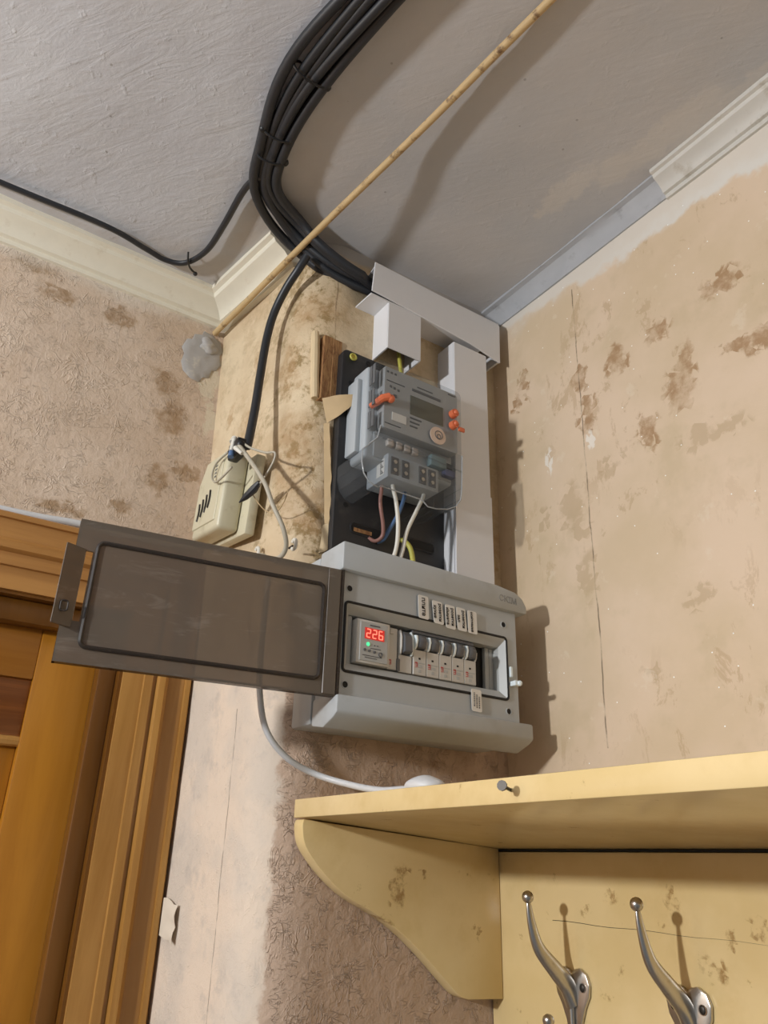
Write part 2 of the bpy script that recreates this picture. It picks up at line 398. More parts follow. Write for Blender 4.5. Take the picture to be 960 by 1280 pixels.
M = dict(
    white=simple('white_trunking_plastic', lin(222, 222, 224), .38, var=.02),
    grey=simple('grey_enclosure_plastic', lin(176, 180, 181), .42, var=.03, dirt=(lin(150, 146, 138), 18, .25)),
    greyd=simple('grey_frame_plastic', lin(176, 178, 176), .4, var=.03),
    black=simple('black_board_plastic', lin(36, 36, 38), .5, var=.15, dirt=(lin(90, 84, 78), 25, .3)),
    gasket=simple('black_gasket', lin(22, 22, 22), .6),
    dark=simple('dark_recess', lin(16, 16, 17), .7),
    cable=simple('black_cable_sheath', lin(40, 42, 46), .42, var=.1),
    tie=simple('black_tie_plastic', lin(26, 27, 29), .4),
    cream=simple('cream_cornice_paint', lin(228, 222, 204), .55, var=.05, bump=.15, bscale=80, dirt=(lin(190, 176, 150), 30, .4)),
    cove=simple('grey_blue_cove_shade', lin(172, 174, 178), .65, var=.14, scale=28, bump=.6, bscale=45, dirt=(lin(136, 134, 136), 34, .7)),  # grey-blue tone stands in for the shadow band along the ceiling
    chipc=simple('chipped_white_cornice', lin(206, 203, 196), .6, var=.08, scale=30, bump=.4, bscale=60, dirt=(lin(160, 150, 132), 30, .6)),
    rod=simple('tan_rod_paint', lin(196, 168, 122), .6, var=.08, bump=.3, bscale=150, dirt=(lin(96, 66, 40), 55, .9)),
    mortar=simple('grey_mortar', lin(172, 168, 164), .85, var=.1, bump=.5, bscale=60, dirt=(lin(214, 206, 186), 40, .6)),
    paper=simple('torn_paper', lin(214, 192, 154), .75, var=.08, bump=.4, bscale=90),
    lining=simple('pale_lining_paper', lin(222, 208, 188), .75, var=.05, bump=.3, bscale=90),
    paperd=simple('torn_paper_back', lin(190, 164, 124), .75, var=.1, bump=.4, bscale=90),
    fibre=None, floor=None,
    bell=simple('yellowed_bell_plastic', lin(204, 196, 168), .4, var=.04, dirt=(lin(160, 146, 112), 40, .4)),
    meter=simple('meter_grey_plastic', lin(172, 178, 182), .4, var=.02),
    face=simple('meter_faceplate', lin(164, 166, 166), .35, var=.02),
    lcd=simple('lcd_glass', lin(92, 92, 80), .15, var=.02),
    engr=simple('engraved_grey', lin(140, 141, 139), .5),
    print=simple('grey_print', lin(96, 98, 100), .6),
    ink=simple('black_ink', lin(40, 40, 42), .6),
    red=simple('red_ink', lin(190, 60, 60), .6),
    orange=simple('orange_seal', lin(214, 112, 74), .35, var=.08),
    label=simple('white_label', lin(224, 222, 216), .55, var=.02),
    sticker=simple('beige_round_sticker', lin(206, 184, 166), .5, var=.08, scale=120),
    blue=simple('blue_insulation', lin(84, 112, 150), .45),
    brown=simple('pinkish_brown_insulation', lin(150, 108, 98), .45),
    yellow=simple('yellow_green_insulation', lin(188, 182, 84), .45),
    wirew=simple('white_insulation', lin(222, 218, 206), .42),
    wireg=simple('grey_white_wire', lin(178, 170, 152), .5),
    cordw=simple('white_grey_cord', lin(206, 207, 208), .4),
    brass=simple('brass', lin(200, 180, 80), .35, .8),
    metal=simple('worn_nickel', lin(196, 192, 186), .28, 1.0, var=.12, scale=90, dirt=(lin(120, 108, 92), 40, .5)),
    steel=simple('dark_steel', lin(70, 66, 62), .45, .8),
    brkr=simple('breaker_plastic', lin(196, 193, 186), .4, var=.02),
    lever=simple('grey_lever', lin(92, 94, 98), .3, var=.04),
    rib=simple('pale_rib', lin(228, 238, 240), .25),
    teal=simple('teal_module', lin(120, 140, 142), .3),
    navy=simple('navy_socket', lin(86, 90, 120), .4),
    pale=simple('pale_button', lin(206, 196, 186), .45),
    clear=clear('clear_plastic', (.93, .94, .95, 1), .90, lin(140, 144, 147), .10, .10),
    edge=clear('clear_plastic_edge', (.93, .94, .95, 1), .45, lin(190, 194, 196), .12, .12),
    smoke=smoke_mat(),
    smoked=clear('smoked_plastic_ridge', (.25, .2, .17, 1), .3, lin(66, 58, 52), .25, .08),
    digits=glow('red_digits', (1, .16, .10, 1), 2.2), digitbg=glow('red_display', (1, .03, .02, 1), .55), led=glow('green_led', (.08, 1, .35, 1), 1.3),
    shelf=mat_shelf(),
    door=mat_wood('orange_pine', lin(156, 100, 24), lin(178, 120, 36), (28, 28, 2.2)),
    doorh=mat_wood('orange_pine_crosswise', lin(146, 92, 28), lin(166, 110, 42), (2.2, 28, 28)),
    doord=mat_wood('dark_pine_crosswise', lin(104, 56, 20), lin(140, 84, 38), (3, 40, 90)),
    casing=mat_wood('varnished_pine', lin(152, 106, 48), lin(182, 136, 74), (30, 30, 2.0), .28),
    casingh=mat_wood('varnished_pine_crosswise', lin(160, 112, 60), lin(186, 136, 76), (2.0, 30, 30), .3),
    stop=mat_wood('dark_varnish', lin(98, 60, 16), lin(116, 74, 24), (30, 30, 2.5), .35),
)
def mat_fibre():
    t = NT('brown_fibreboard'); p = t.pos(True)
    g = t.noise(t.vscale(p, (160, 160, 40)), 1.0, 5, .7, 1.0).outputs[0]
    t.put(t.b.inputs['Base Color'], t.mix(t.ramp(g, .35, .65), lin(124, 82, 48), lin(170, 128, 82))); t.b.inputs['Roughness'].default_value = .8
    t.put(t.b.inputs['Normal'], t.bump(g, .5, .003)); return t.m
M['fibre'] = mat_fibre()
M['floor'] = mat_wood('grey_linoleum', lin(118, 112, 104), lin(136, 130, 122), (6, 6, 6), .5)

def struct(name, bm, m, smooth=35, parent=None):
    o = link_raw(name, bm, m, parent, None, smooth)
    if parent is None: o['kind'] = 'structure'
    return o

# ------------------------------------------------------------------ room shell
XC, YW, YA, ZC = .692, .755, 1.0, .82
def grid(bm, fn, nu, nv, flip=False):
    vv = [[bm.verts.new(fn(i/nu, j/nv)) for j in range(nv+1)] for i in range(nu+1)]
    for i in range(nu):
        for j in range(nv):
            q = (vv[i][j], vv[i+1][j], vv[i+1][j+1], vv[i][j+1])
            bm.faces.new(q[::-1] if flip else q)
def nz(x, y, z, s=12): return noise.noise(Vector((x*s, y*s, z*s)))
bm = New()
def fceil(a, b):
    x = -2.2+a*(XC+2.2+.02); y = -1.3+b*(YA+1.3+.03)
    d = .0035*nz(x, y, 0, 6)+.0012*nz(x, y, 5, 22)
    return (x, y, ZC+d)
grid(bm, fceil, 150, 120, True)
struct('ceiling', bm, mat_ceiling(), 60)
bm = New(); box(bm, -2.2, XC+.02, -1.3, 1.1, -H-.05, -H); struct('floor', bm, M['floor'])
bm = New()
def fright(a, b):
    y = YW+.02-a*(YW+1.3); z = -H+b*(ZC+.01+H)
    return (XC+.0015*nz(0, y, z, 9), y, z)
grid(bm, fright, 80, 110, False)
struct('wall_right', bm, mat_wall_right(), 60)
# back wall: projecting pier with a rounded arris, its left flank and its front in one surface
def pier_pt(a, z):
    k = min(1, max(0, (z-.15)/.65)); xi = .352-.020*k
    P0, P1 = Vector((xi, YA+.01)), Vector((.360, .815))
    P2, P3 = Vector((.425, YW)), Vector((XC+.01, YW))
    if a < .35: return P0.lerp(P1, a/.35)
    if a < .6:
        t = (a-.35)/.25; c = Vector((.366, .758)); return (1-t)**2*P1+2*t*(1-t)*c+t*t*P2
    return P2.lerp(P3, (a-.6)/.4)
bm = New()
def fpier(a, b):
    z = -H+b*(ZC+.008+H)
    p = pier_pt(a, z); e = .002
    q = pier_pt(min(1, a+e), z)-pier_pt(max(0, a-e), z); n = Vector((-q.y, q.x))*-1; n.normalize()
    amt = .0022*nz(p.x, p.y, z, 11)+.0009*nz(p.x, p.y, z, 40)
    if a < .05 or a > .98: amt = 0
    p = p+n*abs(amt)*.6
    return (p.x, p.y, z)
grid(bm, fpier, 90, 190, False)
wall_back = struct('wall_back', bm, mat_wall_back(), 60)
# left wall with the door opening
DX0, DX1, DZ = -.60, .262, .290
bm = New()
def fleft(x0, x1, z0, z1, nu, nv):
    grid(bm, lambda a, b: (x0+a*(x1-x0), YA+.0012*nz(x0+a*(x1-x0), 3, z0+b*(z1-z0), 10), z0+b*(z1-z0)), nu, nv, False)
fleft(-2.2, .37, DZ, ZC+.01, 110, 24); fleft(DX1, .37, -H, DZ, 4, 40); fleft(-2.2, DX0, -H, DZ, 20, 20)
wall_left = struct('wall_left', bm, mat_wall_left(), 60)

# cornices
def cornice(name, A, B, wall_n, m, prof):
    bm = New(); A, B, n = Vector(A), Vector(B), Vector(wall_n)
    rows = []
    N = 14
    for i in range(N+1):
        p = A.lerp(B, i/N)
        rows.append([bm.verts.new((p.x+n.x*d, p.y+n.y*d, ZC-h+.0006*nz(p.x*3+d*40, p.y*3, h*50, 8))) for d, h in prof])
    k = len(prof)
    for i in range(N):
        for j in range(k): bm.faces.new((rows[i][j], rows[i][(j+1) % k], rows[i+1][(j+1) % k], rows[i+1][j]))
    bm.faces.new(rows[0]); bm.faces.new(rows[-1][::-1])
    bmesh.ops.recalc_face_normals(bm, faces=bm.faces)
    return struct(name, bm, m, 28)
prof = [(-.004, -.006), (.050, -.006), (.050, .006), (.043, .008), (.040, .013), (.033, .016), (.024, .020), (.017, .026), (.014, .031), (.007, .032), (.006, .039), (-.004, .039)]
cornice('trim_1', (-2.2, YA, 0), (.345, YA, 0), (0, -1, 0), M['cream'], prof)
cornice('trim_2', (.331, YA, 0), (.360, .800, 0), (-.989, -.144, 0), M['cream'], prof)
cornice('trim_3', (XC, .415, 0), (XC, -1.3, 0), (-1, 0, 0), M['chipc'], [(d*.62, h*.85) for d, h in prof])
cornice('trim_4', (XC, YW, 0), (XC, .405, 0), (-1, 0, 0), M['cove'], [(-.004, -.006), (.022, -.006), (.022, .003), (.015, .005), (.009, .011), (.005, .020), (.0025, .030), (-.004, .030)])

# door casing, head and reveal
side_prof = [(.262, 1.006), (.262, .985), (.287, .984), (.2875, .979), (.298, .979), (.299, .983), (.303, .983), (.306, .976), (.313, .974), (.318, .979), (.3185, .984), (.341, .983), (.3415, .978), (.347, .977), (.349, .980), (.349, 1.006)]
def loft(bm, A, B):
    va = [bm.verts.new(p) for p in A]; vb = [bm.verts.new(p) for p in B]; n = len(A)
    for i in range(n): bm.faces.new((va[i], va[(i+1) % n], vb[(i+1) % n], vb[i]))
    bm.faces.new(va); bm.faces.new(vb[::-1]); bmesh.ops.recalc_face_normals(bm, faces=bm.faces)
zz_ = lambda x: .290+(x-.262)*1.09
bm = New(); loft(bm, [(x, y, -H) for x, y in side_prof], [(x, y, zz_(x)) for x, y in side_prof]); struct('trim_5', bm, M['casing'], 25)
bm = New(); loft(bm, [(-.69, y, zz_(x)) for x, y in side_prof], [(x, y, zz_(x)) for x, y in side_prof]); struct('trim_6', bm, M['casingh'], 25)
bm = New(); box(bm, .258, .262, .99, 1.07, -H, .290); box(bm, -.6, .262, .99, 1.07, .286, .2905); struct('trim_7', bm, M['stop'])
bm = New(); box(bm, .236, .258, 1.004, 1.029, -H, .286, .002); box(bm, -.6, .236, 1.004, 1.029, .258, .286, .002); struct('trim_8', bm, M['stop'])
bm = New(); box(bm, -.69, -.60, .98, 1.006, -H, .290, .004); struct('trim_9', bm, M['casing'])

# door leaf
door = bpy.data.objects.new('door_1', None); C.objects.link(door); ORG[door] = Vector((-.18, 1.05, -H)); door.location = ORG[door]+Vector((0, 0, H)); door['kind'] = 'structure'
def part(name, fill, m, parent, smooth=35, kind=None):
    b = New(); fill(b); return link_mesh(name, b, m, parent, None, smooth, kind)
part('stile', lambda b: box(b, .166, .256, 1.030, 1.066, -H+.004, .284, .002), M['door'], door)
part('stile', lambda b: box(b, -.598, -.508, 1.030, 1.066, -H+.004, .284, .002), M['door'], door)
part('top_rail', lambda b: box(b, -.508, .166, 1.0315, 1.066, .197, .284, .002), M['doorh'], door)
part('middle_rail', lambda b: box(b, -.508, .166, 1.036, 1.066, .128, .197, .0015), M['doord'], door)
part('panel', lambda b: box(b, -.49, .166, 1.044, 1.060, -1.4, .128, .002), M['door'], door)
def mould(b):
    pts = [(x, 1.038, z) for x, z in rrect(-.506, .176, -1.38, .124, .012)]
    tube(b, pts, .0065, 8, True)
part('moulding', mould, M['casing'], door)

def sheet(b, rows, th=.0006):
    """a bent scrap of paper from rows of points"""
    V = [[b.verts.new(p) for p in r] for r in rows]
    for r0, r1 in zip(V, V[1:]):
        for i in range(len(r0)-1): b.faces.new((r0[i], r0[i+1], r1[i+1], r1[i]))
    bmesh.ops.recalc_face_normals(b, faces=b.faces)
    bmesh.ops.solidify(b, geom=list(b.faces), thickness=th)
# mortar patch in the corner of the left wall and torn paper on the pier: pieces of those walls
def patch(b):
    out = [(.2755, .742), (.284, .7465), (.2865, .757), (.298, .760), (.3005, .768), (.316, .7655), (.330, .758), (.3355, .742), (.331, .733), (.3345, .716), (.328, .704), (.3215, .701), (.319, .686), (.3095, .682), (.304, .672), (.289, .6745), (.2765, .684), (.272, .698), (.2745, .712), (.2695, .724)]
    out = [(p.x, p.y) for p in [Vector((q[0], q[1], 0)) for q in out]]
    c = (.302, .715); rings = []
    for k, dy in ((1.0, .0), (.97, -.0012), (.6, -.0012), (.3, -.0014)):
        rings.append([b.verts.new((c[0]+(x-c[0])*k, YA-.0005+dy+.0012*nz(x, z, k, 90), c[1]+(z-c[1])*k+.003*nz(x, z, k, 130))) for x, z in out])
    cv = b.verts.new((c[0], YA-.0030, c[1])); n = len(out)
    for a, d in zip(rings, rings[1:]):
        for i in range(n): b.faces.new((a[i], a[(i+1) % n], d[(i+1) % n], d[i]))
    for i in range(n): b.faces.new((rings[-1][i], rings[-1][(i+1) % n], cv))
o = part('mortar_patch', patch, M['mortar'], wall_left, 60)
def lump(b):
    bmesh.ops.create_icosphere(b, subdivisions=3, radius=1, matrix=Matrix.Translation((.312, YA-.002, .742)) @ Matrix.Diagonal((.016, .006, .014, 1)))
    for v in b.verts: v.co += (v.co-Vector((.312, YA, .747)))*.55*nz(v.co.x, v.co.y, v.co.z, 95)
part('mortar_lump', lump, M['mortar'], wall_left, 60)
part('bare_board', lambda b: (box(b, .389, .4022, YW-.0022, YW+.03, .548, .648, .0005, 1), box(b, .4024, .416, YW-.0028, YW+.03, .548, .647, .0005, 1)), M['fibre'], wall_back)
part('paper_roll', lambda b: tube(b, catmull([(.379, .762, .652), (.381, .7615, .62), (.383, .761, .58), (.385, .7605, .549)], 4), [.0052, .006, .0062, .006, .0064, .0062, .006, .006, .0058, .006, .006, .0058, .0048], 10), M['paper'], wall_back)
def flap(b):
    rows = []
    for k in range(9):
        t = k/8; root = Vector((.3915, .7525, .547)).lerp(Vector((.401, .7525, .513)), t); tip = Vector((.4315, .7225, .5515)).lerp(Vector((.4275, .7250, .5425)), t)
        rows.append([root.lerp(tip, q/8)+Vector((0, -.006*math.sin(math.pi*q/8), -.003*math.sin(math.pi*q/8)*t+.0012*nz(k, q, 0, .6))) for q in range(9)])
    sheet(b, rows)
part('torn_flap', flap, M['paperd'], wall_back, 60)
part('torn_edge', lambda b: sheet(b, [[(.397+.013*t, .7535, .512-.168*t), (.4025+.013*t+.003*nz(t, 1, 0, 6), .7485-.004*abs(nz(t, 2, 0, 5)), .512-.168*t), (.4045+.013*t+.005*nz(t, 3, 0, 7)+.0012*nz(t, 3, 0, 40), .7505-.003*nz(t, 4, 0, 9), .512-.168*t)] for t in [k/40 for k in range(41)]]), M['paperd'], wall_back, 60)
part('torn_flap', lambda b: sheet(b, [[(.405, .753, .372), (.414, .749, .376), (.424, .742, .384)], [(.404, .753, .352), (.414, .748, .356), (.420, .742, .366)], [(.402, .753, .335), (.408, .750, .337), (.414, .747, .342)]]), M['paper'], wall_back, 60)
part('paper_scrap', lambda b: sheet(b, [[(.3515-.003*t*abs(math.sin(k*.8))-.003*(1-t)+.0015*nz(k, t, 0, 3), .974-.040*t, -.040-.0055*k-.006*t+.003*nz(t, k, 0, 2)) for t in (1, .75, .5, .25, 0)] for k in range(8)]), M['lining'], wall_back, 60)

# ------------------------------------------------------------------ cables on the ceiling
base = [(.40, -.45, .811), (.335, -.05, .811), (.288, .22, .811), (.252, .43, .811), (.238, .56, .811), (.248, .658, .810), (.270, .719, .808), (.328, .754, .801), (.386, .749, .766), (.450, .7365, .747), (.53, .7365, .747)]
lat = [[.018, .018, .018, .016, .015, .012, .014, .021, .020, .011, .010], ]
offs = [(-1.0, .0), (-.55, .35), (-.25, -.35), (.05, .45), (.4, -.3), (.7, .4), (1.0, -.05), (.35, .95)]
bc = catmull(base, 7)
def lateral(i):
    t = (bc[min(i+1, len(bc)-1)]-bc[max(i-1, 0)]).normalized()
    return t.cross(Vector((0, 0, 1))).normalized(), t
lw = catmull([(x, 0, 0) for x in lat[0]], 7)
G = 'black cables in the tied ceiling bundle'
for k, (a, b) in enumerate(offs):
    pts = []
    for i, p in enumerate(bc):
        L, t = lateral(i); n = t.cross(L)*-1
        s = i/len(bc)
        ph = .25*math.sin(s*9+k*1.7)
        gap = -.75*math.exp(-((s-.36)/.10)**2) if k == 0 else .12*math.exp(-((s-.36)/.10)**2)
        q = p+L*(a+gap+ph*(1-abs(a)*.3))*lw[i].x + Vector((0, 0, 1))*(.0062*(b+.4*math.sin(s*7+k*2.3)))
        if s > .86: q = Vector((q.x, min(max(q.y, .7335), .7435), min(max(q.z, .737), .762)))
        pts.append(q)
    bm = New(); tube(bm, pts, .0058 if k % 3 else .0066, 8)
    tag(link_mesh('power_cable', bm, M['cable'], None, None, 60), {0: 'black cable standing off along the left edge of the thick ceiling bundle', 6: 'black cable along the right edge of the thick ceiling bundle'}.get(k, 'black sheathed cable inside the thick tied bundle curving over ceiling into white trunking'), 'cable', G)
def tie(i, lab, head):
    p = bc[i]; L, t = lateral(i); w_ = lw[i].x+.0070
    pts = [p+L*w_*math.cos(2*math.pi*k/18)+Vector((0, 0, 0.0120*math.sin(2*math.pi*k/18)))-Vector((0, 0, .0005)) for k in range(18)]
    r = thing('cable_tie', lab, 'cable tie', p, 'cable ties on the ceiling bundle')
    part('strap', lambda b: tube(b, pts, .0016, 6, True), M['tie'], r)
    hp = p+L*w_*head+Vector((0, 0, -.003))
    part('head', lambda b: ball(b, hp, .0050, 10, 7), M['tie'], r)
tie(36, 'black cable tie round the bundle just below the thin cable branch', 1)
tie(33, 'black cable tie with round head at the narrowest bend of the bundle', -1)
tie(27, 'black cable tie highest up the bundle near the gap between strands', 1)
# thin cable along the ceiling edge to the left
bm = New(); tube(bm, catmull([(-.35, .925, .812), (-.025, .918, .812), (.11, .914, .812), (.175, .925, .812), (.206, .930, .812), (.232, .917, .811), (.248, .875, .811), (.249, .815, .811), (.246, .745, .811), (.250, .712, .809), (.262, .695, .806)], 8), .0042, 8, flat=(.8, 1.1))
tag(link_mesh('thin_cable', bm, M['cable'], None, None, 60), 'single thin black cable sagging left along the ceiling beside the cream cornice', 'cable')
r = thing('cable_clip', 'black twisted wire clip holding the thin cable near the corner', 'clip', (.238, .905, .812))
part('strap', lambda b: tube(b, catmull([(.228, .897, .815), (.232, .905, .806), (.240, .917, .805), (.250, .925, .807)], 5), .0016, 6), M['tie'], r)
part('nail_head', lambda b: ball(b, (.2515, .9265, .807), .0034, 10, 7), M['tie'], r)
# rod
bm = New(); tube(bm, catmull([(.3177, .999, .771), (.335, .8567, .780), (.3491, .7247, .7845), (.3664, .6216, .797), (.3839, .509, .8085), (.4014, .329, .8125), (.446, -.10, .8135)], 10), .0046, 10)
tag(link_mesh('thin_rod', bm, M['rod'], None, None, 60), 'thin tan paint-flecked rod running from the mortar patch across the ceiling', 'rod')
# hanging cable to the doorbell
bm = New(); tube(bm, catmull([(.352, .752, .765), (.347, .766, .748), (.342, .790, .729), (.338, .813, .70), (.335, .822, .66), (.331, .82, .60), (.325, .81, .54), (.318, .80, .49), (.314, .795, .468)], 8), .0058, 9)
tag(link_mesh('hanging_cable', bm, M['cable'], None, None, 60), 'dark grey cable hanging down the pier from the bundle to the doorbell connector', 'cable')

# ------------------------------------------------------------------ doorbell and its wires
r = thing('doorbell', 'yellowed beige doorbell chime box with sound slots on the pier flank', 'doorbell', (.345, .865, .43))
def rotx(b, c, ang):
    bmesh.ops.rotate(b, verts=b.verts, cent=c, matrix=Matrix.Rotation(math.radians(ang), 3, 'X'))
BC = (.345, .865, .43)
def bell_part(name, fill, m, parent=r, smooth=35):
    b = New(); fill(b); rotx(b, BC, 7); return link_mesh(name, b, m, parent, None, smooth)
bell_part('back_plate', lambda b: box(b, .335, .3485, .816, .932, .372, .480, .003), M['bell'])
body_ol = [(.838, .377), (.930, .377), (.930, .455), (.912, .486), (.838, .486)]
body = bell_part('body', lambda b: prism(b, body_ol, 0, .306, .335, .006, 3), M['bell'])
bell_part('front_panel', lambda b: prism(b, [(.850, .390), (.927, .390), (.927, .454), (.910, .482), (.850, .482)], 0, .3045, .3075, .0008, 1), M['bell'])
for k in range(4):
    b = New(); tube(b, catmull([(.3042, .912-.0110*k, .400+.004*k), (.3042, .909-.0110*k, .412+.004*k), (.3042, .911-.0110*k, .424+.004*k)], 4), .0017, 6); rotx(b, BC, 7)
    link_mesh('sound_slot', b, M['steel'], r, None, 60)
def belltext(b):
    for k in range(2):
        for j in range(4): box(b, .3040, .3046, .868+.004*k, .870+.004*k, .452+.005*j, .4545+.005*j)
bell_part('printed_mark', belltext, M['print'], r, 0)
r = thing('wire_connector', 'dark terminal block with white and blue sleeves above the doorbell', 'connector', (.309, .806, .466))
part('terminal_block', lambda b: (box(b, .300, .314, .792, .822, .455, .478, .003), ball(b, (.307, .826, .473), .005, 10, 7), ball(b, (.305, .794, .468), .006, 10, 7)), M['tie'], r)
part('white_sleeve', lambda b: (cyl(b, (.2985, .806, .462), (.3015, .808, .480), .0030, .0028, 12), cyl(b, (.301, .812, .478), (.304, .814, .486), .0042, .004, 12)), M['wirew'], r)
part('blue_sleeve', lambda b: cyl(b, (.2975, .803, .452), (.2985, .804, .460), .0038, .0036, 12), M['blue'], r)
part('wire_end', lambda b: (cyl(b, (.299, .795, .462), (.304, .783, .450), .003, .0022, 10)), M['wirew'], r)
bm = New(); tube(bm, catmull([(.302, .795, .468), (.312, .775, .440), (.322, .748, .402), (.330, .737, .372), (.343, .732, .345), (.352, .738, .327), (.353, .752, .318), (.352, .775, .322), (.352, .80, .334), (.352, .812, .338)], 8), .0029, 8)
tag(link_mesh('bell_cable', bm, M['wireg'], None, None, 60), 'pale grey cable curving from the connector down to the clip above the smoked cover', 'cable')
bm = New(); tube(bm, catmull([(.303, .828, .472), (.298, .853, .464), (.298, .861, .448), (.299, .848, .436), (.300, .828, .436), (.303, .808, .442)], 8), .0014, 6)
tag(link_mesh('wire_loop', bm, M['wireg'], None, None, 60), 'thin grey wire looping out left of the connector over the doorbell', 'wire')
r = thing('crimped_wire', 'thin grey wire bent sharply and ending in a black crimp beside the doorbell', 'wire', (.326, .76, .43))
part('wire', lambda b: tube(b, catmull([(.304, .803, .482), (.312, .785, .463), (.325, .762, .449), (.332, .750, .446), (.333, .754, .435), (.330, .772, .418), (.327, .783, .410)], 6), .0015, 6), M['wireg'], r)
part('crimp', lambda b: tube(b, [(.328, .777, .416), (.326, .787, .410), (.3215, .80, .403), (.318, .809, .398)], [.003, .0052, .004, .0008], 8), M['cable'], r)
bm = New(); tube(bm, catmull([(.330, .80, .41), (.336, .79, .394), (.345, .785, .385), (.350, .77, .380), (.352, .755, .388), (.353, .748, .40)], 6), .0007, 5)
tag(link_mesh('bare_strand', bm, M['paperd'], None, None, 60), 'hair thin bare wire strand curling right of the doorbell', 'wire')
def clip(loc, lab):
    r = thing('cable_clip', lab, 'clip', loc)
    x, y, z = loc
    part('saddle', lambda b: tube(b, [(x, y+.005*math.cos(a), z+.006*math.sin(a)) for a in [math.radians(40+280*k/10) for k in range(11)]], .0022, 7), M['wirew'], r)
    part('nail', lambda b: cyl(b, (x+.001, y+.005, z), (x+.001, y+.014, z), .0014, None, 8), M['steel'], r)
clip((.365, .745, .334), 'small white cable clip alone on the pier above the smoked cover')
clip((.352, .818, .344), 'small white cable clip at the end of the bell cable below the doorbell')

# ------------------------------------------------------------------ trunking
def trunk(name, lab, fill):
    b = New(); fill(b); return tag(link_mesh(name, b, M['white'], None, None, 30), lab, 'trunking')
def hollow(b, x0, x1, y0, y1, z0, z1, t=.002, axis='z'):
    box(b, x0, x1, y0, y0+t, z0, z1, .0006, 1)
    if axis == 'z':
        box(b, x0, x0+t, y0+t, y1, z0, z1); box(b, x1-t, x1, y0+t, y1, z0, z1)
    else:
        box(b, x0, x1, y0+t, y1, z1-t, z1); box(b, x0, x1, y0+t, y1, z0, z0+t)
def horiz(b):
    F, Bk, T = .715, .7548, .0022
    zt0, zt1, zb0, zb1 = .774, .769, .7215, .6985
    xl, xr = .437, .672
    # front lid
    prism(b, [(xl+.0035, zt0), (xr, zt1), (xr-.002, zb1), (xr-.06, .7085), (.50, .718), (xl, zb0)], 1, F, F+T, .0005, 1)
    # top and bottom sides, the bottom one cut back obliquely at the open end
    prism(b, [(xl+.006, F+T), (xr, F+T), (xr, Bk), (xl+.012, Bk)], 2, .7712, .7735)
    prism(b, [(xl, F+T), (xr-.03, F+T), (xr-.03, Bk), (xl-.002, Bk)], 2, .7165, .7187)
    box(b, xr-.003, xr, F+T, Bk, .702, .7705)
trunk('horizontal_trunking', 'horizontal white cable trunking under the ceiling with an open cut left end', horiz)
trunk('short_trunking', 'short open white trunking stub dropping toward the meter top', lambda b: hollow(b, .4665, .5225, .717, .7548, .640, .7165))
def vert(b):
    hollow(b, .5815, .643, .716, .7548, .29, .700)
    box(b, .5795, .5815, .7185, .7548, .29, .4635); box(b, .5805, .644, .7150, .7162, .29, .4635, .0003, 1)
trunk('vertical_trunking', 'tall vertical white trunking right of the meter down to the panel', vert)

# ------------------------------------------------------------------ meter board
r = thing('meter_board', 'black plastic mounting board behind the electricity meter', 'mounting board', (.493, .7548, .30))
def board(b):
    pts = rrect(.411, .580, .285, .6275, .008)
    prism(b, pts, 1, .739, .7548, .0015, 2)
part('plate', board, M['black'], r)
part('ring_washer', lambda b: tube(b, [(.426+.0042*math.cos(a), .7375, .618+.0042*math.sin(a)) for a in [2*math.pi*k/16 for k in range(16)]], .0016, 7, True), M['yellow'], r)
part('screw', lambda b: cyl(b, (.426, .7365, .618), (.426, .741, .618), .003, None, 12), M['brass'], r)
for x, z in ((.4505, .6185), (.4505, .608), (.425, .577), (.438, .574), (.427, .40)):
    part('hole', lambda b: cyl(b, (x, .7384, z), (x, .742, z), .0034, None, 14), M['dark'], r)
def slot(x0, x1, z0, z1):
    part('slot', lambda b: prism(b, rrect(x0, x1, z0, z1, .0045), 1, .7384, .742), M['dark'], r)
    part('slot_rim', lambda b: tube(b, [(x, .7385, z) for x, z in rrect(x0-.001, x1+.001, z0-.001, z1+.001, .005)], .0011, 6, True), M['black'], r)
slot(.4365, .486, .367, .378); slot(.522, .562, .369, .380)
part('rusty_strip', lambda b: box(b, .440, .466, .7382, .7386, .3685, .3735), M['fibre'], r)

# ------------------------------------------------------------------ electricity meter
r = thing('electricity_meter', 'grey electricity meter with clear terminal cover on the black board', 'meter', (.497, .739, .40))
part('housing', lambda b: (box(b, .428, .565, .702, .739, .452, .586, .005, 3), box(b, .421, .431, .714, .739, .462, .570, .002)), M['meter'], r)
part('clear_front', lambda b: prism(b, rrect(.431, .567, .486, .588, .008), 1, .684, .7025, .0025, 2), M['clear'], r)
part('faceplate', lambda b: prism(b, rrect(.4435, .562, .492, .583, .004), 1, .6865, .7022, .001, 1), M['face'], r)
part('display', lambda b: (box(b, .484, .5375, .6858, .688, .5245, .5535, .0006, 1)), M['lcd'], r)
for z0, z1 in ((.553, .582), (.521, .545), (.490, .514)):
    for y0, y1 in ((.688, .6935), (.6955, .701)):
        part('side_window', lambda b: box(b, .4303, .4312, y0, y1, z0, z1), M['print'], r)
def mprint(b):
    box(b, .487, .533, .6858, .6866, .561, .5645); box(b, .495, .52, .6858, .6866, .569, .5702)
    for k in range(3): box(b, .447+.006*k, .450+.006*k, .6858, .6866, .574, .5765); box(b, .452+.006*k, .455+.006*k, .6858, .6866, .553-.001*k, .556-.001*k)
    box(b, .447, .475, .6858, .6866, .5615, .5625); box(b, .458, .463, .6858, .6866, .540, .5445)
    for k in range(3): box(b, .484, .502-.003*k, .6858, .6866, .5185-.006*k, .5205-.006*k)
    box(b, .546, .558, .6858, .6866, .578, .5795); box(b, .446, .470, .6858, .6866, .4985, .4995)
part('faceplate_print', mprint, M['print'], r, 0, 'stuff')
